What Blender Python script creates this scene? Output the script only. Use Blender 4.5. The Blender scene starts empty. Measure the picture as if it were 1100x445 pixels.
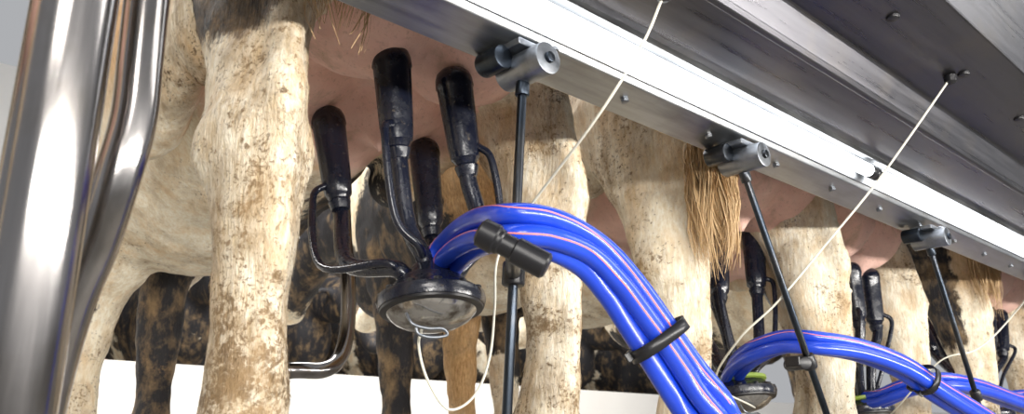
import bpy, math, random
import numpy as np
from mathutils import Vector, Matrix, Quaternion
random.seed(4); rng=np.random.default_rng(4)
S=bpy.context.scene; COL=S.collection
PLAT=0.88

# ------------------------------------------------------------ materials
def mat(name, col=(.5,.5,.5), rough=.5, metal=0., spec=.5, emis=None, es=0., coat=0., trans=0.):
    m=bpy.data.materials.new(name); m.use_nodes=True
    b=m.node_tree.nodes['Principled BSDF']
    b.inputs['Base Color'].default_value=(*col,1); b.inputs['Roughness'].default_value=rough
    b.inputs['Metallic'].default_value=metal; b.inputs['Specular IOR Level'].default_value=spec
    b.inputs['Coat Weight'].default_value=coat; b.inputs['Coat Roughness'].default_value=.1
    b.inputs['Transmission Weight'].default_value=trans
    if emis: b.inputs['Emission Color'].default_value=(*emis,1); b.inputs['Emission Strength'].default_value=es
    return m
def N(m,t,**k):
    n=m.node_tree.nodes.new(t)
    for a,v in k.items():
        if a in n.bl_rna.properties: setattr(n,a,v)
        else: n.inputs[a].default_value=v
    return n
def L(m,a,b): m.node_tree.links.new(a,b)
def bsdf(m): return m.node_tree.nodes['Principled BSDF']
def ramp(m,stops,fac):
    r=N(m,'ShaderNodeValToRGB'); cr=r.color_ramp
    while len(cr.elements)<len(stops): cr.elements.new(.5)
    for e,(p,c) in zip(cr.elements,stops):
        e.position=p; e.color=(*c,1) if len(c)==3 else c
    L(m,fac,r.inputs[0]); return r.outputs[0]
def noise(m,scale,detail=4,vec=None,stretch=None,rough=.6,dist=0):
    n=N(m,'ShaderNodeTexNoise'); n.inputs['Scale'].default_value=scale; n.inputs['Detail'].default_value=detail
    n.inputs['Roughness'].default_value=rough; n.inputs['Distortion'].default_value=dist
    g=N(m,'ShaderNodeNewGeometry') if vec is None else None
    v=g.outputs['Position'] if g else vec
    if stretch:
        mp=N(m,'ShaderNodeMapping'); mp.inputs['Scale'].default_value=stretch
        L(m,v,mp.inputs[0]); v=mp.outputs[0]
    L(m,v,n.inputs['Vector']); return n.outputs['Fac']
def mixc(m,f,a,b,mode='MIX'):
    x=N(m,'ShaderNodeMix'); x.data_type='RGBA'; x.blend_type=mode
    for s,v in ((x.inputs[0],f),(x.inputs[6],a),(x.inputs[7],b)):
        if isinstance(v,(int,float)): s.default_value=v
        elif isinstance(v,tuple): s.default_value=(*v,1)
        else: L(m,v,s)
    return x.outputs[2]
def math_(m,op,a,b=None):
    x=N(m,'ShaderNodeMath'); x.operation=op
    for s,v in zip(x.inputs,(a,b)):
        if v is None: continue
        if isinstance(v,(int,float)): s.default_value=v
        else: L(m,v,s)
    return x.outputs[0]
def bump(m,h,st,dist=.01):
    b=N(m,'ShaderNodeBump'); b.inputs['Strength'].default_value=st; b.inputs['Distance'].default_value=dist
    L(m,h,b.inputs['Height']); L(m,b.outputs[0],bsdf(m).inputs['Normal'])

def steel(name,col,rough,stretch,metal=1.0,dirt=.35):
    m=mat(name,col,rough,metal)
    n=noise(m,60,5,stretch=stretch); n2=noise(m,9,6)
    c=mixc(m,ramp(m,[(.3,(0,0,0)),(.75,(1,1,1))],n),tuple(x*.75 for x in col),tuple(min(1,x*1.15) for x in col))
    c=mixc(m,ramp(m,[(.5,(0,0,0)),(.75,(dirt,)*3)],n2),c,(.20,.17,.13))
    L(m,c,bsdf(m).inputs['Base Color'])
    L(m,ramp(m,[(.2,(rough*.7,)*3),(.8,(rough*1.4,)*3)],n),bsdf(m).inputs['Roughness'])
    bump(m,n,.08,.002)
    return m
M_steel=steel('stainless_polished',(.33,.315,.31),.17,(1,1,.05),dirt=.6)
M_beam=steel('beam_stainless',(.125,.123,.135),.30,(.05,1,1),dirt=.3)
M_galv=steel('galvanised_strip',(.40,.41,.42),.36,(.1,1,1))
M_rod=steel('rod_steel',(.045,.055,.07),.32,(1,1,.1))
M_zinc=steel('bracket_zinc',(.27,.29,.32),.40,(1,1,1))
M_led=mat('led_diffuser',(1,1,1),.4,emis=(.93,.96,1),es=4.5)
M_rub=mat('black_rubber',(.013,.014,.018),.33,spec=.6)
_n=noise(M_rub,35,6); L(M_rub,ramp(M_rub,[(.35,(.10,.10,.10)),(.7,(.40,.40,.40))],_n),bsdf(M_rub).inputs['Roughness'])
L(M_rub,mixc(M_rub,ramp(M_rub,[(.64,(0,0,0)),(.72,(.5,.5,.5))],noise(M_rub,90,5)),(.008,.010,.020),(.14,.115,.08)),bsdf(M_rub).inputs['Base Color'])
bump(M_rub,noise(M_rub,120,4),.25,.002)
M_plast=mat('black_plastic',(.009,.009,.011),.35)
M_blue=mat('blue_hose_rubber',(.012,.055,.62),.28,spec=.5,coat=.4)
L(M_blue,mixc(M_blue,noise(M_blue,12,4),(.007,.030,.40),(.015,.080,.70)),bsdf(M_blue).inputs['Base Color'])
M_stripe=mat('red_stripe',(.75,.22,.18),.4)
M_cord=mat('white_cord',(.70,.68,.58),.7)
M_bowl=mat('claw_bowl_steel',(.55,.56,.56),.18,.85)
L(M_bowl,mixc(M_bowl,ramp(M_bowl,[(.45,(0,0,0)),(.66,(1,1,1))],noise(M_bowl,45,5)),(.44,.43,.41),(.13,.11,.09)),bsdf(M_bowl).inputs['Base Color'])
M_green=mat('green_sight_cap',(.30,.42,.07),.4)
M_eye=mat('eye_gloss',(.01,.008,.006),.08)
M_wall=mat('white_wall_paint',(.86,.85,.82),.6)
L(M_wall,mixc(M_wall,noise(M_wall,3,5),(.84,.82,.79),(.93,.92,.90)),bsdf(M_wall).inputs['Base Color'])
M_dark=mat('dark_barn_opening',(.1,.08,.06),.8)  # brown-black colour stands in for the shade of the barn opening
L(M_dark,mixc(M_dark,noise(M_dark,3,6,stretch=(6,6,.5)),(.05,.04,.03),(.16,.12,.09)),bsdf(M_dark).inputs['Base Color'])
M_conc=mat('concrete',(.3,.29,.27),.8)
L(M_conc,mixc(M_conc,noise(M_conc,6,8),(.2,.19,.17),(.42,.4,.37)),bsdf(M_conc).inputs['Base Color'])

# cow hide
M_hide=mat('cow_hide',(.8,.7,.5),.6,spec=.3)
m=M_hide
at=N(m,'ShaderNodeAttribute'); at.attribute_name='Mask'
sep=N(m,'ShaderNodeSeparateColor'); L(m,at.outputs['Color'],sep.inputs[0])
blk,pnk,tan_=sep.outputs; dirt=at.outputs['Alpha']
fur=noise(m,150,4,stretch=(1,1,.22),rough=.7)
fur2=noise(m,16,6,stretch=(1,1,.5))
big=noise(m,7,5)
cream=mixc(m,ramp(m,[(.3,(0,0,0)),(.7,(1,1,1))],fur),(.78,.66,.45),(1.0,.96,.84))
cream=mixc(m,ramp(m,[(.46,(0,0,0)),(.74,(.8,.8,.8))],fur2),cream,(.74,.51,.26))
tanc=mixc(m,ramp(m,[(.3,(0,0,0)),(.7,(1,1,1))],fur),(.32,.16,.055),(.74,.47,.22))
ed=math_(m,'MULTIPLY',math_(m,'SUBTRACT',big,.5),.9)
ed2=math_(m,'MULTIPLY',math_(m,'SUBTRACT',fur,.5),.25)
def mk(ch,lo,hi):
    return ramp(m,[(lo,(0,0,0)),(hi,(1,1,1))],math_(m,'ADD',math_(m,'ADD',ch,ed),ed2))
c=mixc(m,mk(tan_,.35,.95),cream,tanc)
blackc=mixc(m,fur,(.005,.005,.007),(.032,.030,.033))
c=mixc(m,mk(blk,.47,.53),c,blackc)
pink=mixc(m,noise(m,40,6),(.90,.54,.45),(.86,.60,.50))
pink=mixc(m,ramp(m,[(.45,(0,0,0)),(.8,(.5,.5,.5))],noise(m,9,6)),pink,(.58,.31,.23))
pink=mixc(m,ramp(m,[(.57,(0,0,0)),(.72,(.5,.5,.5))],noise(m,130,4)),pink,(.48,.28,.20))
pmask=ramp(m,[(.35,(0,0,0)),(.65,(1,1,1))],math_(m,'ADD',pnk,math_(m,'MULTIPLY',ed,.4)))
c=mixc(m,pmask,c,pink)
patch=noise(m,8,5,rough=.6,dist=.8)
dd=math_(m,'ADD',math_(m,'MULTIPLY',dirt,.125),math_(m,'MULTIPLY',math_(m,'SUBTRACT',patch,.5),.62))
dd=math_(m,'SUBTRACT',dd,math_(m,'MULTIPLY',pmask,.14))
ds=math_(m,'ADD',noise(m,120,5,rough=.7,dist=.5),dd)
c=mixc(m,ramp(m,[(.675,(0,0,0)),(.76,(.85,.85,.85))],ds),c,(.15,.09,.045))
ds3=math_(m,'ADD',noise(m,48,6,rough=.7,dist=1.2),dd)
c=mixc(m,ramp(m,[(.715,(0,0,0)),(.80,(.85,.85,.85))],ds3),c,(.12,.075,.04))
ds2=math_(m,'ADD',noise(m,18,6,rough=.7,stretch=(1,1,.5)),math_(m,'MULTIPLY',dd,1.2))
c=mixc(m,ramp(m,[(.52,(0,0,0)),(.86,(.8,.8,.8))],ds2),c,(.36,.24,.12))
L(m,c,bsdf(m).inputs['Base Color'])
hb=math_(m,'ADD',fur,math_(m,'MULTIPLY',fur2,.8))
hb=math_(m,'MULTIPLY',hb,math_(m,'SUBTRACT',1.0,math_(m,'MULTIPLY',pmask,.5)))
bump(m,hb,.8,.005)

# ------------------------------------------------------------ helpers
def empty(name,loc=(0,0,0)):
    e=bpy.data.objects.new(name,None); e.location=loc; e.empty_display_size=.05; COL.objects.link(e); return e
def mesh(name,v,f,mt,par=None,smooth=True):
    me=bpy.data.meshes.new(name); me.from_pydata([tuple(x) for x in v],[],f); me.update()
    if mt: me.materials.append(mt)
    if smooth:
        me.polygons.foreach_set('use_smooth',[True]*len(me.polygons))
    o=bpy.data.objects.new(name,me); COL.objects.link(o)
    if par: o.parent=par
    return o
def frame(d):
    d=Vector(d).normalized(); a=Vector((0,0,1)) if abs(d.z)<.9 else Vector((1,0,0))
    u=d.cross(a).normalized(); return d,u,d.cross(u).normalized()
def lathe(name,p0,p1,prof,mt,par=None,seg=28,bevel=0):
    p0=Vector(p0); d,u,w=frame(Vector(p1)-p0); v=[];f=[]
    for t,r in prof:
        for i in range(seg):
            a=2*math.pi*i/seg; v.append(p0+d*t+(u*math.cos(a)+w*math.sin(a))*r)
    for j in range(len(prof)-1):
        for i in range(seg):
            k=(i+1)%seg; f.append((j*seg+i,j*seg+k,(j+1)*seg+k,(j+1)*seg+i))
    f.append(tuple(range(seg))[::-1]); f.append(tuple((len(prof)-1)*seg+i for i in range(seg)))
    o=mesh(name,v,f,mt,par); 
    o.modifiers.new('e','EDGE_SPLIT').split_angle=math.radians(40)
    return o
def cyl(name,p0,p1,r,mt,par=None,seg=24,b=None):
    l=(Vector(p1)-Vector(p0)).length; b=min(r*.2,l*.2) if b is None else b
    return lathe(name,p0,p1,[(0,r-b),(b*.3,r-b*.3),(b,r),(l-b,r),(l-b*.3,r-b*.3),(l,r-b)],mt,par,seg)
def smoothpath(pts,n=10):
    P=[Vector(p) for p in pts]; P=[2*P[0]-P[1]]+P+[2*P[-1]-P[-2]]; out=[]
    for i in range(1,len(P)-2):
        for k in range(n):
            t=k/n; a,b,c,d=P[i-1],P[i],P[i+1],P[i+2]
            out.append(.5*((2*b)+(c-a)*t+(2*a-5*b+4*c-d)*t*t+(3*b-a-3*c+d)*t**3))
    out.append(P[-2]); return out
def tube(name,pts,r,mt,par=None,n=10,seg=14,raw=False):
    path=pts if raw else smoothpath(pts,n); v=[];f=[]
    T=(path[1]-path[0]).normalized(); _,u,_w=frame(T)
    rr=r if callable(r) else (lambda t:r)
    for i,p in enumerate(path):
        T2=(path[min(i+1,len(path)-1)]-path[max(i-1,0)]).normalized()
        u=(u-T2*u.dot(T2)).normalized(); w=T2.cross(u)
        R=rr(i/(len(path)-1))
        for k in range(seg):
            a=2*math.pi*k/seg; v.append(p+(u*math.cos(a)+w*math.sin(a))*R)
    for j in range(len(path)-1):
        for i in range(seg):
            k=(i+1)%seg; f.append((j*seg+i,j*seg+k,(j+1)*seg+k,(j+1)*seg+i))
    f.append(tuple(range(seg))[::-1]); f.append(tuple((len(path)-1)*seg+i for i in range(seg)))
    return mesh(name,v,f,mt,par)
def box(name,c,s,mt,par=None,rot=None,bev=.003):
    v=[];f=[(0,1,3,2),(4,6,7,5),(0,4,5,1),(2,3,7,6),(0,2,6,4),(1,5,7,3)]
    for x in(-.5,.5):
        for y in(-.5,.5):
            for z in(-.5,.5):
                p=Vector((x*s[0],y*s[1],z*s[2]))
                if rot: p=rot@p
                v.append(p+Vector(c))
    o=mesh(name,v,f,mt,par,False)
    if bev: md=o.modifiers.new('b','BEVEL'); md.width=bev; md.segments=3
    return o
def extrude_x(name,prof,x0,x1,mt,par=None,bev=.004):
    n=len(prof); v=[(x0,a,b) for a,b in prof]+[(x1,a,b) for a,b in prof]
    f=[(i,(i+1)%n,n+(i+1)%n,n+i) for i in range(n)]+[tuple(range(n))[::-1],tuple(range(n,2*n))]
    o=mesh(name,v,f,mt,par,False)
    if bev: md=o.modifiers.new('b','BEVEL'); md.width=bev; md.segments=2
    return o

# ------------------------------------------------------------ cow builder
def usphere(nu=14,nv=9):
    v=[(0,0,1)];f=[]
    for j in range(1,nv):
        t=math.pi*j/nv
        for i in range(nu):
            a=2*math.pi*i/nu; v.append((math.sin(t)*math.cos(a),math.sin(t)*math.sin(a),math.cos(t)))
    v.append((0,0,-1))
    for i in range(nu): f.append((0,1+i,1+(i+1)%nu))
    for j in range(nv-2):
        for i in range(nu):
            a=1+j*nu+i;b=1+j*nu+(i+1)%nu; f.append((a,a+nu,b+nu,b))
    o=1+(nv-2)*nu
    for i in range(nu): f.append((len(v)-1,o+(i+1)%nu,o+i))
    return np.array(v),f
SV,SF=usphere()
TX=bpy.data.textures.new('skin_folds','CLOUDS'); TX.noise_scale=.055; TX.noise_depth=3
M_tail=mat('tail_hair',(.62,.42,.20),.6)
L(M_tail,mixc(M_tail,noise(M_tail,90,4,stretch=(1,1,.2)),(.28,.16,.065),(.76,.54,.29)),bsdf(M_tail).inputs['Base Color'])
def cow(name,cx,y0,rot,stL,stR,udx=0.,udz=0.,black=(),tan=(),tail=None,dirt=1.,vox=.013,yR=.10,fl=((-.16,1.42),(.16,1.46)),hairs=0,tl_len=(.16,.30),tuft=420,extra=(),trad=1.):
    balls=[]
    def ball(p,r): balls.append((p,r if isinstance(r,(tuple,list)) else (r,r,r)))
    def chain(nodes):
        for (p,r),(q,s) in zip(nodes[:-1],nodes[1:]):
            p,q=np.array(p,float),np.array(q,float)
            r=np.array(r if isinstance(r,tuple) else (r,)*3,float); s=np.array(s if isinstance(s,tuple) else (s,)*3,float)
            n=max(2,int(np.linalg.norm(q-p)/(min(r.min(),s.min())*.28)))
            for k in range(n+1):
                t=k/n; balls.append((tuple(p+(q-p)*t),tuple(r+(s-r)*t)))
    ball((0,.20,1.27),(.25,.24,.18)); ball((0,.50,1.25),(.29,.40,.20)); ball((.0,.95,1.02),(.36,.52,.42))
    ball((0,1.15,.98),(.37,.52,.43)); ball((0,1.55,1.02),(.28,.34,.38)); ball((0,1.62,1.30),(.12,.30,.16))
    ball((0,1.78,.88),(.18,.22,.28)); ball((0,.65,.95),(.28,.38,.30))
    for ch in extra: chain(ch)
    chain([((0,.1,1.44),.05),((0,.8,1.43),.07),((0,1.6,1.44),.07)])
    for s in(-1,1):
        ball((s*.25,.42,1.34),(.08,.10,.08)); ball((s*.13,-.02,1.29),(.07,.07,.07))
        chain([((s*.30,.33,.86),(.05,.09,.10)),((s*.28,.60,.74),(.05,.12,.08))])
    chain([((0,1.75,1.22),(.14,.15,.24)),((0,2.05,1.15),(.11,.13,.19)),((0,2.3,1.08),(.10,.11,.15))])
    chain([((0,2.32,1.10),(.115,.10,.12)),((0,2.47,.98),(.105,.10,.11)),((0,2.62,.82),(.075,.075,.08)),((0,2.70,.74),(.08,.06,.06))])
    for s in(-1,1):
        chain([((s*.10,2.29,1.17),(.03,.02,.03)),((s*.17,2.27,1.16),(.04,.016,.045)),((s*.24,2.27,1.13),(.02,.012,.02))])
    for s,w in((-1,stL),(1,stR)):
        yb=yR if s>0 else 0.
        chain([((s*w*.97,yb,.10),(.058,.062,.05)),((s*w*.97,yb-.01,.17),(.056,.062,.06)),((s*w,yb-.02,.27),(.047,.054,.06)),
               ((s*w,yb-.015,.40),(.056,.065,.06)),((s*w,yb+.0,.51),(.074,.086,.075)),((s*w*.99,yb+.04,.64),(.066,.088,.07)),
               ((s*w*.96,yb+.09,.76),(.084,.125,.08)),((s*w*.92,yb+.15,.90),(.103,.17,.1)),((s*w*.78,.18,1.06),(.12,.21,.12)),((s*w*.60,.2,1.2),(.13,.24,.12))])
        chain([((s*w,yb-.085,.555),(.030,.032,.045)),((s*w*.99,yb-.065,.66),(.022,.030,.05)),((s*w*.95,yb+.0,.80),(.06,.06,.08)),((s*w*.82,.0,1.0),(.09,.1,.1)),((s*w*.5,.02,1.22),(.09,.1,.1))])
        ball((s*w-.056,yb+.01,.50),(.026,.04,.05)); ball((s*w+.056,yb+.01,.50),(.026,.04,.05))
        chain([((s*w,yb-.085,.50),(.022,.022,.03)),((s*w*.98,yb-.070,.28),(.020,.020,.03)),((s*w*.97,yb-.055,.18),(.03,.02,.03))])
        ball((s*w*.90,yb+.29,.84),(.085,.11,.13))
        ball((s*w*1.0-.034,yb+.04,.05),(.036,.075,.05)); ball((s*w+.034,yb+.04,.05),(.036,.075,.05))
        ball((s*w-.03,yb-.06,.13),(.016,.018,.02)); ball((s*w+.03,yb-.06,.13),(.016,.018,.02))
    for s,(fx,fy) in zip((-1,1),fl):
        chain([((fx,fy,.09),(.055,.06,.05)),((fx,fy,.17),(.058,.062,.05)),((fx,fy+.01,.28),(.050,.054,.06)),((fx,fy+.02,.40),(.064,.07,.07)),
               ((fx,fy+.03,.48),(.070,.07,.07)),((fx*1.1,fy+.03,.62),(.070,.09,.08)),((s*.20,fy+.06,.82),(.09,.14,.12)),((s*.20,1.55,1.08),(.09,.16,.16))])
        ball((fx-.03,fy+.04,.05),(.032,.065,.05)); ball((fx+.03,fy+.04,.05),(.032,.065,.05))
    for s in(-1,1):
        ball((udx+s*.105,.10,.885+udz),(.150,.165,.165)); ball((udx+s*.115,.38,.885+udz),(.145,.19,.165))
        ball((udx+s*.09,.04,1.04+udz),(.14,.12,.22))
        for yy in(.08,.36): chain([((udx+s*.08,yy,.75+udz),.032),((udx+s*.08,yy,.70+udz),.014)])
    ball((udx,.25,.96+udz),(.20,.28,.17)); ball((udx,.66,.78+udz*.5),(.14,.25,.10))
    tl=[((0,.02,1.40),.045),((0,-.09,1.33),.036)]
    tp=tail if tail else [(.02,-.11,1.1),(.03,-.08,.95)]
    for i,p in enumerate(tp): tl.append((p,.027-.003*i))
    chain(tl)
    V=[];F=[];o=0
    for p,r in balls:
        V.append(SV*np.array(r)+np.array(p)); F+= [tuple(i+o for i in f) for f in SF]; o+=len(SV)
    V=np.concatenate(V)
    tmp=mesh('tmp',V.tolist(),F,None)
    md=tmp.modifiers.new('r','REMESH'); md.mode='VOXEL'; md.voxel_size=vox; md.use_smooth_shade=True
    sm=tmp.modifiers.new('s','SMOOTH'); sm.factor=.5; sm.iterations=6
    dp=tmp.modifiers.new('d','DISPLACE'); dp.texture=TX; dp.strength=.015; dp.mid_level=.5; dp.texture_coords='LOCAL'
    s2=tmp.modifiers.new('s2','SMOOTH'); s2.factor=.5; s2.iterations=1
    dg=bpy.context.evaluated_depsgraph_get(); me=bpy.data.meshes.new_from_object(tmp.evaluated_get(dg))
    bpy.data.objects.remove(tmp)
    def mask(co):
        n=len(co)
        def blob(l):
            mk=np.zeros(n)
            for x,y,z,rx,ry,rz in l:
                d=np.sqrt(((co[:,0]-x)/rx)**2+((co[:,1]-y)/ry)**2+((co[:,2]-z)/rz)**2)
                mk=np.maximum(mk,np.clip(1.5-d,0,1))
            return mk
        B=blob(black); T=blob(tan)
        U=blob([(udx+s*a,y,z+udz,.17,r,.24) for s in(-1,1) for a,y,z,r in((.10,.10,.86,.20),(.11,.38,.86,.23),(.08,.04,1.04,.18))])
        for s,w,yb in((-1,stL,0),(1,stR,yR)):
            dl=np.sqrt((co[:,0]-s*w*.97)**2+((co[:,1]-yb-.05)*.6)**2); U=np.where(dl<.092,0,U)
        B=B*(1-(U>.4)); D=np.clip(1.2-co[:,2]/.9,0.05,1)*dirt
        D=np.where(co[:,1]<.5,np.maximum(D,.6*dirt*(co[:,2]<1.0)),D*.6)
        return np.stack([B,U,T,D],1).astype(np.float32)
    n=len(me.vertices); co=np.empty(n*3); me.vertices.foreach_get('co',co); co=co.reshape(-1,3)
    ca=me.color_attributes.new('Mask','FLOAT_COLOR','POINT'); ca.data.foreach_set('color',mask(co).ravel())
    me.materials.clear(); me.materials.append(M_hide)
    me.polygons.foreach_set('use_smooth',[True]*len(me.polygons))
    ob=bpy.data.objects.new('body',me); COL.objects.link(ob)
    e=empty(name,(cx,y0,PLAT)); e.rotation_euler=(0,0,rot); ob.parent=e
    if hairs:
        me.calc_loop_triangles(); nt=len(me.loop_triangles)
        ti=np.empty(nt*3,int); me.loop_triangles.foreach_get('vertices',ti); ti=ti.reshape(-1,3)
        P=co[ti]; cen=P.mean(1); nr=np.cross(P[:,1]-P[:,0],P[:,2]-P[:,0]); ar=np.linalg.norm(nr,axis=1)+1e-12; nr=nr/ar[:,None]
        mkv=mask(cen)
        ok=(cen[:,1]<.55)&(cen[:,2]<1.12)&(cen[:,2]>.1)&(mkv[:,1]<.35)
        pr=ar*ok; pr/=pr.sum(); idx=rng.choice(nt,hairs,p=pr)
        a=rng.random((hairs,1)); b=rng.random((hairs,1)); fl_=(a+b)>1; a=np.where(fl_,1-a,a); b=np.where(fl_,1-b,b)
        q=P[idx,0]+(P[idx,1]-P[idx,0])*a+(P[idx,2]-P[idx,0])*b; nn=nr[idx]
        g=np.array([0,0,-1.])+.5*np.stack([np.sin(q[:,2]*31+q[:,1]*23),np.sin(q[:,2]*27+q[:,0]*35+2),np.zeros(hairs)],1)+rng.normal(0,.25,(hairs,3))
        g=g-nn*(g*nn).sum(1,keepdims=True); g/=np.linalg.norm(g,axis=1,keepdims=True)+1e-9
        lock=.5+.5*np.sin(q[:,0]*260+np.sin(q[:,2]*90)*2)*np.sin(q[:,1]*240+q[:,2]*40)
        d=g+nn*(.05+.26*lock[:,None]*rng.uniform(.4,1,(hairs,1))); ln=rng.uniform(.006,.015,(hairs,1)); wdt=np.cross(g,nn)*rng.uniform(.0005,.0010,(hairs,1))
        q0=q-nn*.001
        hv=np.stack([q0-wdt,q0+wdt,q0+d*ln],1).reshape(-1,3)
        hm=bpy.data.meshes.new('coat_hair'); hm.from_pydata(hv.tolist(),[],np.arange(hairs*3).reshape(-1,3).tolist())
        mm=mask(np.repeat(q,3,axis=0)); jit=np.repeat(rng.uniform(-.15,.34,hairs),3); mm[:,2]=np.clip(mm[:,2]+jit*(mm[:,0]<.4),0,1)
        hc=hm.color_attributes.new('Mask','FLOAT_COLOR','POINT'); hc.data.foreach_set('color',mm.ravel())
        hm.materials.append(M_hide); ho=bpy.data.objects.new('coat_hair',hm); COL.objects.link(ho); ho.parent=e
    for s in(-1,1):
        lathe('eye',(s*.085,2.44,1.05),(s*.12,2.45,1.05),[(0,.02),(.012,.02),(.022,.013),(.026,.004)],M_eye,e,12)
    end=Vector(tp[-1]); hv=[];hf=[]
    for i in range(tuft):
        a=random.random()*6.28; q=random.random()**.5
        base=end+Vector((math.cos(a)*.034*q*trad,math.sin(a)*.026*q*trad,random.uniform(-.03,.10))); ln=random.uniform(*tl_len); sw=Vector((math.cos(a)*.026,math.sin(a)*.018,0))*trad
        ph=random.random()*6; cl=round(a*2)/2; wd=.0019; k0=len(hv)
        for j in range(7):
            t=j/6; p=base+Vector((0,0,-ln*t))+sw*math.sin(t*2.8)+Vector((math.sin(cl*5+t*6)*.010*t,math.cos(cl*4+t*5)*.010*t,0))
            w2=wd*(1-t*.8); ax=Vector((math.cos(ph),math.sin(ph),0))*w2
            hv+= [p-ax,p+ax]
        for j in range(6): hf.append((k0+2*j,k0+2*j+1,k0+2*j+3,k0+2*j+2))
    mesh('tail_brush',hv,hf,M_tail,e)
    return e

c1=cow('dairy_cow',.765,.985,math.radians(-4),.30,.31,.01,.0,
  black=[(-.38,.02,.81,.13,.18,.15),(-.1,.3,1.5,.5,.5,.2),(.05,1.5,.35,.13,.16,.35),(.3,1.0,.9,.25,.5,.5),(-.2,1.6,1.4,.3,.3,.3),(0,1.8,.6,.2,.3,.14),(0,2.3,1,.3,.4,.3),(-.28,1.36,.52,.10,.13,.14)],
  tan=[(-.35,.7,1.10,.2,.4,.28),(.3,.3,.9,.12,.3,.3),(-.2,.3,.75,.12,.15,.15)],tail=[(-.12,-.13,1.20),(-.23,-.12,.95),(-.245,-.11,.87)],
  fl=((-.19,1.40),(.05,1.56)),hairs=260000,tl_len=(.10,.22),dirt=1.25,
  extra=[[((-.12,1.15,.78),(.16,.2,.16)),((-.15,1.32,.66),(.12,.15,.12)),((-.19,1.41,.50),(.085,.09,.08)),((-.19,1.41,.36),(.065,.07,.06))]])
c2=cow('dairy_cow',1.82,1.02,math.radians(-3),.38,.31,.10,-.05,
  black=[(.1,.6,1.5,.6,.7,.2),(-.17,1.45,.3,.13,.2,.4),(-.3,1.3,.8,.25,.35,.35),(0,2.2,1.0,.35,.5,.5),(0,1.75,.9,.25,.25,.4)],
  tan=[(-.35,.7,.9,.3,.4,.5),(-.25,0,.95,.12,.2,.22),(.17,1.45,.4,.13,.2,.4),(.3,.1,.85,.12,.3,.3)],
  tail=[(-.2,-.13,1.15),(-.365,-.13,.90),(-.385,-.13,.70)],
  hairs=170000,tl_len=(.12,.24),tuft=1300,trad=1.05)
c3=cow('dairy_cow',2.42,1.02,0,.38,.38,.03,-.08,
  black=[(.2,.0,1.3,.4,.3,.3),(.48,.1,.75,.10,.3,.4),(0,1.4,.9,.4,.3,.6)],tan=[(-.3,.2,.85,.15,.3,.3)],vox=.015,
  tail=[(.0,-.11,1.15),(.05,-.08,1.02)],hairs=80000)
c4=cow('dairy_cow',3.55,1.02,0,.45,.45,.15,-.09,
  black=[(-.2,.3,1.3,.4,.5,.3),(-.56,.2,.7,.10,.3,.5),(0,1.5,.9,.4,.4,.6)],tan=[(-.35,.0,.80,.18,.3,.3)],vox=.015,
  tail=[(-.25,-.12,1.1),(-.42,-.10,.92),(-.44,-.10,.82)],hairs=50000,tl_len=(.14,.28),tuft=600)
c5=cow('dairy_cow',1.35,7.2,math.pi,.26,.26,0,0,
  black=[(0,.6,1.1,.5,.9,.6),(0,1.6,1.0,.5,.5,.7),(0,2.4,1.0,.4,.5,.6)],vox=.028,tuft=150)
def linked_cow(src,cx,y=None,rot=None):
    e=empty('dairy_cow',(cx,src.location.y if y is None else y,PLAT)); e.rotation_euler=src.rotation_euler
    if rot is not None: e.rotation_euler=(0,0,rot)
    for ch in src.children:
        if 'coat' in ch.name: continue
        o=bpy.data.objects.new(ch.name,ch.data); COL.objects.link(o); o.parent=e
linked_cow(c4,4.85); linked_cow(c3,-.50)
for i,x in enumerate((2.25,3.1,4.0,4.95,5.9,7.2)):
    linked_cow(c4 if i==3 else c5,x,7.2+.15*(i%2),math.pi+.06*(i%3-1))

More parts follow.
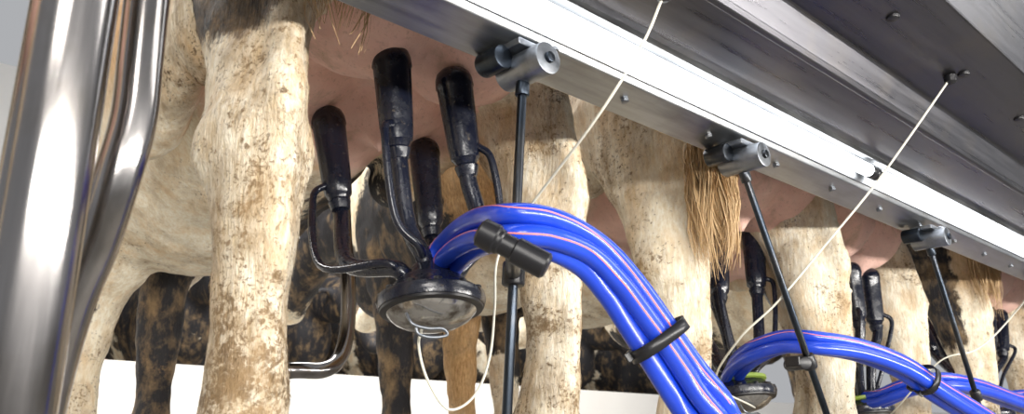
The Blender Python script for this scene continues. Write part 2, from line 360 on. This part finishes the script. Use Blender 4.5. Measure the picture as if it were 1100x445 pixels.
# ------------------------------------------------------------ milking clusters
def cup(par,top,bot,i):
    top,bot=Vector(top),Vector(bot); l=(bot-top).length; k=l
    lathe('teat_cup_%d'%i,top,bot,[(0,.014),(.003,.022),(.010,.029),(.020,.0325),(.034,.0335),(.038,.0315),(k*.45,.030),(k*.80,.0275),(k*.93,.025),(k*.95,.021),(k,.0175)],M_rub,par,32)
def cluster(claw,cups,tilt=(-.17,.05),name='milking_cluster',hook=True,green=False,dx=0):
    e=empty(name,(dx,0,0))
    C=Vector(claw)
    up=Vector((tilt[1],-tilt[0],1)).normalized()
    d,u,w=frame(up)
    lathe('claw_cover',C+up*-.014,C+up,[(0,.074),(.002,.080),(.012,.083),(.020,.082),(.026,.074),(.034,.062),(.046,.052),(.055,.036),(.070,.028),(.074,.020)],M_rub,e,48)
    lathe('claw_bowl',C-up*.044,C,[(0,.004),(.002,.026),(.006,.042),(.014,.057),(.024,.067),(.036,.071),(.044,.071)],M_bowl,e,48)
    lathe('claw_rim',C-up*.018,C,[(0,.068),(.002,.0775),(.012,.0795),(.016,.072)],M_plast,e,48)
    if green:
        lathe('sight_cap',C+up*.026,C+up,[(0,.060),(.003,.064),(.010,.064),(.013,.056)],M_green,e,40)
    for i in range(12):
        a=i*math.pi/6; p=C+(u*math.cos(a)+w*math.sin(a))*.074+up*-.004
        cyl('cover_lug',p,p+up*.016,.007,M_plast,e,10)
    for i,cc in enumerate(cups):
        top,bot=Vector(cc[0]),Vector(cc[1]); cup(e,top,bot,i)
        ax=(bot-top).normalized(); q=C+up*.03+Vector(cc[3])
        mid=[Vector(x) for x in cc[2]]
        pts=[bot-ax*.01,bot+ax*.03]+mid+[q+Vector((0,0,.02)),q-Vector(cc[3])*.35]
        tube('short_milk_tube_%d'%i,pts,lambda t:.0155-.0025*t,M_rub,e,8,16)
        lathe('tube_ferrule_%d'%i,bot-ax*.002,bot+ax,[(0,.0185),(.004,.021),(.012,.019),(.02,.0165)],M_rub,e)
        o=Vector(cc[4]); s0=bot-ax*.035+o.normalized()*.024
        pp=[s0,s0+ax*.03+o*.6]+[Vector(x)+o for x in (mid if mid else [bot.lerp(q,.5)])]+[q+Vector((0,0,.03))+o*.4,q-Vector(cc[3])*.2+Vector((0,0,.01))]
        tube('pulse_tube_%d'%i,pp,.0066,M_rub,e,8,10)
    if hook:
        b=C-up*.042+Vector((-.03,-.03,0))
        tube('wire_hook',[b+Vector((-.04,0,.012)),b+Vector((-.035,-.01,-.004)),b+Vector((-.01,-.012,-.008)),b+Vector((.015,-.012,-.006)),b+Vector((.025,-.012,-.014)),b+Vector((0,-.012,-.020)),b+Vector((-.025,-.012,-.018)),b+Vector((-.03,-.01,-.008))],.0024,M_zinc,e,8,8)
    return e
k1=cluster((.75,.98,1.206),[
  ((.700,1.045,1.635),(.720,1.040,1.46),[(.73,1.02,1.33)],(-.015,-.0,.02),(-.045,-.03,0)),
  ((.820,1.03,1.63),(.848,1.02,1.455),[(.858,1.0,1.35)],(.045,-.01,.0),(.02,-.03,0)),
  ((.75,1.33,1.625),(.76,1.28,1.43),[(.705,1.15,1.285)],(-.045,.03,.0),(-.05,.0,-.01)),
  ((.985,1.33,1.62),(.975,1.28,1.415),[(.88,1.15,1.29)],(.04,.035,.0),(.02,.02,0))])
k2=cluster((1.79,1.10,1.115),[
  ((1.885,1.20,1.57),(1.80,1.15,1.36),[(1.78,1.12,1.24)],(-.03,-.01,.0),(-.03,-.02,0)),
  ((2.045,1.18,1.59),(1.985,1.15,1.40),[(1.92,1.12,1.24)],(.04,-.01,.0),(.02,-.03,0)),
  ((1.92,1.38,1.59),(1.90,1.32,1.40),[(1.85,1.22,1.25)],(-.03,.03,.0),(-.03,.0,0)),
  ((2.10,1.38,1.59),(2.05,1.32,1.39),[(1.95,1.22,1.25)],(.04,.03,.0),(.02,.02,0))],green=True)
k3=cluster((2.55,1.10,1.09),[
  ((2.53,1.09,1.53),(2.53,1.08,1.35),[(2.52,1.09,1.24)],(-.03,-.01,.0),(-.03,-.02,0)),
  ((2.66,1.09,1.53),(2.65,1.08,1.35),[(2.61,1.09,1.24)],(.04,-.01,.0),(.02,-.03,0)),
  ((2.53,1.38,1.54),(2.54,1.30,1.36),[(2.54,1.2,1.25)],(-.03,.03,.0),(-.03,.0,0)),
  ((2.68,1.38,1.54),(2.67,1.30,1.36),[(2.64,1.2,1.25)],(.04,.03,.0),(.02,.02,0))],green=True,dx=-.10)
k4=cluster((3.78,1.08,1.10),[
  ((3.96,1.09,1.53),(3.88,1.08,1.35),[(3.82,1.09,1.25)],(-.03,-.01,.0),(-.03,-.02,0)),
  ((4.10,1.09,1.53),(4.03,1.08,1.35),[(3.90,1.09,1.25)],(.04,-.01,.0),(.02,-.03,0)),
  ((3.96,1.38,1.54),(3.92,1.30,1.36),[(3.84,1.2,1.25)],(-.03,.03,.0),(-.03,.0,0)),
  ((4.12,1.38,1.54),(4.04,1.30,1.36),[(3.9,1.2,1.25)],(.04,.03,.0),(.02,.02,0))],dx=-.32)

# ------------------------------------------------------------ blue hose bundles
def hoses(pts,offA,offB,r=.0135,straps=(),name='blue_hose_bundle',stripes=(0,2)):
    e=empty(name); path=smoothpath(pts,12); n=len(path); fr=[]
    for i,p in enumerate(path):
        T=(path[min(i+1,n-1)]-path[max(i-1,0)]).normalized()
        Sd=T.cross(Vector((0,0,1))).normalized(); Nn=Sd.cross(T).normalized(); fr.append((T,Sd,Nn))
    ref=Vector((-.55,-.75,.35))
    for h,(a,b) in enumerate(zip(offA,offB)):
        hp=[]; sp=[]
        for i,p in enumerate(path):
            t=i/(n-1); t2=min(1,t*1.35); t2=t2*t2*(3-2*t2); T,Sd,Nn=fr[i]
            o=[a[k]+(b[k]-a[k])*t2 for k in(0,1)]
            q=p+Nn*o[0]+Sd*o[1]+Nn*.0015*math.sin(t*9+h*2.1); hp.append(q)
            ang=.5*math.sin(t*3+h); rv=(ref-T*ref.dot(T)).normalized(); rv=Quaternion(T,ang+.3*(h%3-1))@rv
            sp.append(q+rv*(r*.93))
        tube('hose_%d'%h,hp,r,M_blue,e,raw=True,seg=24)
        if h in stripes: tube('stripe_%d'%h,sp,.0014,M_stripe,e,raw=True,seg=8)
    for si,(t,ra,rb) in enumerate(straps):
        i=int(t*(n-1)); T,Sd,Nn=fr[i]; p=path[i]+Nn*.002; v=[];f=[];sg=40
        for j,(dt,ex) in enumerate([(-.008,0),(-.008,.0025),(.008,.0025),(.008,0)]):
            for k in range(sg):
                a=2*math.pi*k/sg; ca,sa=math.cos(a),math.sin(a)
                x=(abs(ca)**.8)*math.copysign(1,ca)*(ra+ex); y=(abs(sa)**.8)*math.copysign(1,sa)*(rb+ex)
                v.append(p+T*dt+Nn*x+Sd*y)
        for j in range(4):
            for k in range(sg):
                k2_=(k+1)%sg; j2=(j+1)%4; f.append((j*sg+k,j*sg+k2_,j2*sg+k2_,j2*sg+k))
        mesh('strap_%d'%si,v,f,M_plast,e)
        R=Matrix((Nn,Sd,T)).transposed()
        box('strap_buckle_%d'%si,p-Sd*(rb+.003)-Nn*.012,(.022,.008,.018),M_plast,e,R)
        box('strap_tail_%d'%si,p-Nn*(ra+.004)-T*.004,(.012,.004,.012),M_plast,e,R,.001)
    return e
A4=[(.012,.012),(-.013,.012),(-.014,-.013),(.013,-.013)]
B4=[(.024,.0),(.001,.011),(-.022,.0),(.001,-.014)]
hoses([(.755,1.00,1.235),(.763,.955,1.278),(.700,.82,1.273),(.655,.705,1.250),(.694,.675,1.245),(.755,.665,1.227),(.793,.65,1.190),(.828,.63,1.133),(.863,.61,1.074),(.888,.59,1.029),(.918,.58,.985),(.95,.56,.90),(.97,.53,.75)],
  A4,B4,straps=[(.60,.040,.029)],stripes=(0,1))
A3=[(.012,.0),(-.010,.013),(-.010,-.014)]
B3=[(.014,.0),(-.010,.013),(-.010,-.014)]
hoses([(1.77,1.12,1.15),(1.71,1.06,1.175),(1.655,.98,1.195),(1.643,.90,1.209),(1.65,.82,1.20),(1.75,.78,1.19),(1.86,.74,1.16),(1.97,.71,1.11),(2.14,.68,1.05),(2.31,.66,.99),(2.45,.64,.88)],A3,B3,straps=[(.66,.031,.031)],stripes=(0,))
hoses([(2.44,1.12,1.12),(2.40,1.04,1.12),(2.38,.95,1.145),(2.40,.86,1.16),(2.55,.82,1.15),(2.79,.80,1.12),(3.06,.78,1.09),(3.3,.76,1.02),(3.5,.74,.9)],A3,B3,stripes=(0,))
hoses([(3.40,1.12,1.13),(3.38,1.02,1.15),(3.42,.92,1.16),(3.55,.86,1.14),(3.85,.82,1.09),(4.1,.8,1.0)],A3,B3,stripes=(0,))

# ------------------------------------------------------------ support arms with brackets
def arm(top,bot,name='hose_support_arm'):
    e=empty(name); t=Vector(top); b=Vector(bot); d=(b-t).normalized()
    cyl('rod',t-d*.01,b,.0065,M_rod,e,16)
    cyl('pivot_barrel',t+Vector((0,-.05,.002)),t+Vector((0,.035,.002)),.0235,M_zinc,e,28,.002)
    cyl('pivot_pin',t+Vector((0,-.056,.002)),t+Vector((0,.045,.002)),.008,M_rod,e,16)
    cyl('rod_collar',t+d*.018,t+d*.04,.010,M_rod,e,16)
    box('hanger_plate',t+Vector((-.004,.0,.028)),(.055,.05,.010),M_zinc,e,bev=.002)
    box('hanger_web',t+Vector((-.004,.02,.012)),(.012,.03,.04),M_zinc,e,bev=.002)
    cyl('bolt_head',t+Vector((.036,-.02,.018)),t+Vector((.036,-.02,.036)),.008,M_zinc,e,6)
    cyl('bolt_washer',t+Vector((.036,-.02,.034)),t+Vector((.036,-.02,.038)),.012,M_zinc,e,20)
    cyl('lock_knob',t+Vector((-.036,.0,.010)),t+Vector((-.036,.045,.010)),.018,M_rod,e,20,.003)
    return e,t,b,d
e1,t1,b1,d1=arm((.733,.76,1.505),(.700,.76,.99))
p=t1+d1*.295
cyl('clamp_collar',p-d1*.016,p+d1*.016,.015,M_plast,e1)
cyl('clamp_arm',p,(.607,.648,1.204),.009,M_plast,e1)
a,b=Vector((.578,.672,1.228)),Vector((.632,.618,1.186)); l=(b-a).length
lathe('clamp_grip',a,b,[(0,.012),(.003,.0165),(.022,.0175),(.024,.015),(.028,.015),(.030,.013),(.045,.013),(.047,.0155),(l-.003,.0155),(l,.012)],M_plast,e1)
e2,t2,b2,d2=arm((1.291,.76,1.502),(1.56,.76,.99))
p=t2+d2*.40; cyl('clamp_collar',p-d2*.014,p+d2*.014,.013,M_plast,e2); 
cyl('clamp_arm',p+Vector((-.02,-.004,-.004)),p+Vector((.035,.06,0)),.012,M_plast,e2); box('clamp_jaw',p+Vector((.0,.018,.0)),(.06,.03,.02),M_plast,e2)
e3,t3,b3,d3=arm((2.165,.76,1.498),(2.40,.76,1.0))
p=t3+d3*.42; cyl('clamp_collar',p-d3*.014,p+d3*.014,.013,M_plast,e3)
arm((3.2,.76,1.498),(3.40,.76,1.0))

# ------------------------------------------------------------ overhead beam
X0,X1=.24,7.5
bm=empty('overhead_rail_beam')
extrude_x('channel',[(.705,1.602),(.57,1.618),(.545,1.672),(.385,1.694),(.372,1.95),(.80,1.95),(.815,1.56),(.745,1.575),(.74,1.602)],X0,X1,M_beam,bm)
extrude_x('lower_strip',[(.81,1.528),(.742,1.546),(.736,1.562),(.742,1.566),(.812,1.556)],X0,X1,M_galv,bm,.002)
extrude_x('light_tray',[(.740,1.556),(.742,1.604),(.690,1.606),(.686,1.590),(.689,1.590),(.693,1.602),(.734,1.600),(.734,1.556)],X0,X1,M_galv,bm,.0008)
extrude_x('seam_bead',[(.575,1.610),(.566,1.612),(.560,1.622),(.572,1.624)],X0,X1,M_beam,bm,.002)
x=.5
while x<6:
    cyl('strip_bolt',(x,.772,1.532),(x,.774,1.540),.007,M_zinc,bm,6); x+=.237
for x,y,z in((1.30,.46,1.683),(1.62,.46,1.683),(1.95,.46,1.683)):
    cyl('beam_hole',(x,y,z-.004),(x,y,z+.006),.011,M_plast,bm,20)
led=empty('led_tube_light')
x=X0+.02
while x<7:
    xe=min(x+1.5,7.2); cyl('diffuser',(x+.02,.712,1.577),(xe-.02,.712,1.577),.0140,M_led,led,20,.002)
    cyl('end_cap',(x,.712,1.577),(x+.022,.712,1.577),.015,M_plast,led,20,.002); cyl('end_cap',(xe-.022,.712,1.577),(xe,.712,1.577),.015,M_plast,led,20,.002)
    x=xe

# ------------------------------------------------------------ detacher cords
def cord(pts,name='detacher_cord',r=.0021):
    e=empty(name); tube('cord_line',pts,r,M_cord,e,10,8)
    lathe('grommet',Vector(pts[0])-Vector((0,0,.012)),Vector(pts[0])+Vector((0,0,.01)),[(0,.006),(.004,.011),(.016,.012),(.018,.008)],M_plast,e)
cord([(.868,.61,1.617),(.85,.64,1.54),(.84,.72,1.45),(.885,.90,1.368),(.86,.95,1.29),(.87,.97,1.21),(.86,.97,1.13),(.83,.97,1.07),(.78,.97,1.048),(.74,.97,1.088),(.722,.97,1.135),(.715,.955,1.158)])
cord([(1.605,.48,1.676),(1.539,.55,1.552),(1.512,.62,1.461),(1.464,.70,1.358),(1.416,.78,1.256),(1.40,.86,1.19),(1.5,.98,1.12),(1.76,1.05,1.08)])
cord([(2.36,.50,1.676),(2.40,.60,1.406),(2.441,.68,1.318),(2.376,.75,1.238),(2.302,.82,1.207),(2.33,.95,1.1),(2.45,1.06,1.05)])

# ------------------------------------------------------------ stainless posts at the stall end
po=empty('stainless_rail_post')
cyl('upright',(.146,.673,PLAT),(.146,.673,2.3),.0315,M_steel,po,40,.001)
lathe('base_flange',(.146,.673,PLAT),(.146,.673,.95),[(0,.05),(.012,.05),(.014,.036),(.03,.034)],M_steel,po)
bp=empty('bent_grab_rail')
tube('bent_tube',[(.213,.72,2.2),(.213,.72,1.9),(.213,.72,1.6),(.213,.72,1.43),(.215,.72,1.34),(.217,.722,1.275),(.212,.73,1.22),(.208,.75,1.165),(.20,.77,1.11),(.198,.80,1.02),(.198,.82,PLAT)],.0195,M_steel,bp,10,28)

# ------------------------------------------------------------ building shell
def plate(name,x0,x1,y0,y1,z0,z1,mt): return box(name,((x0+x1)/2,(y0+y1)/2,(z0+z1)/2),(x1-x0,y1-y0,z1-z0),mt,None,None,0)
plate('floor',-5,14,-3.5,.62,-.1,0,M_conc)
plate('cow_platform',-5,14,.62,8.8,-.1,PLAT,M_conc)
plate('wall_back',-5,1.9,8.8,8.95,PLAT,4.6,M_wall)
plate('wall_back_dark_opening',1.9,14,8.8,8.95,PLAT,4.6,M_dark)  # solid panel painted dark in place of the unlit barn opening
plate('feed_kerb_wall',-5,14,3.95,4.05,PLAT,1.36,M_wall)
nb=empty('curved_neck_bar')
tube('neck_bar_tube',[(1.02,2.05,1.17),(1.08,2.0,1.185),(1.16,1.98,1.19),(1.22,2.0,1.23),(1.25,2.02,1.32),(1.25,2.03,1.45),(1.24,2.05,1.6),(1.24,2.1,1.9)],.022,M_steel,nb,10,20)
cyl('neck_bar_post',(1.02,2.05,PLAT),(1.02,2.05,1.19),.022,M_steel,nb,20)

# ------------------------------------------------------------ lights
def area(name,loc,size,sy,e,col,tgt):
    l=bpy.data.lights.new(name,'AREA'); l.shape='RECTANGLE'; l.size=size; l.size_y=sy; l.energy=e; l.color=col
    o=bpy.data.objects.new(name,l); o.location=loc; COL.objects.link(o)
    o.rotation_euler=(Vector(tgt)-Vector(loc)).to_track_quat('-Z','Y').to_euler()
area('pit_key_light',(-1.3,-1.3,2.2),1.2,.5,30,(1,.96,.90),(.6,1,1.3))  # unseen key lamp, added and hung low to light the near legs
area('pit_key_light',(3.0,-1.2,2.9),2.4,.5,25,(1,.98,.95),(2.5,1,1.2))  # second unseen key lamp, added for the cows further along
area('front_fill_light',(1.2,-1.6,1.30),6.0,.14,190,(1,.965,.91),(1.3,1,1.6))  # added unseen strip, lights legs and udders from the front under the beam
area('kerb_fill_light',(1.5,3.3,3.6),6,.5,330,(1,.98,.95),(1.5,3.95,1.0))  # added unseen lamp, brightens the kerb wall behind the cows
w=bpy.data.worlds.new('hall_ambient'); w.use_nodes=True; S.world=w
w.node_tree.nodes['Background'].inputs[0].default_value=(.94,.96,1,1); w.node_tree.nodes['Background'].inputs[1].default_value=.42

# ------------------------------------------------------------ camera
cd=bpy.data.cameras.new('cam'); cam=bpy.data.objects.new('camera',cd); COL.objects.link(cam); S.camera=cam
cd.sensor_width=36; cd.lens=28.8; cam.location=(0,0,1.0)
th=math.atan2(254,880); az=math.radians(46.9)
F=Vector((math.cos(th)*math.cos(az),math.cos(th)*math.sin(az),math.sin(th)))
cam.rotation_euler=F.to_track_quat('-Z','Y').to_euler()
cd.clip_start=.02
cd.dof.use_dof=True; cd.dof.focus_distance=1.4; cd.dof.aperture_fstop=8
S.view_settings.view_transform='Standard'; S.view_settings.exposure=.08
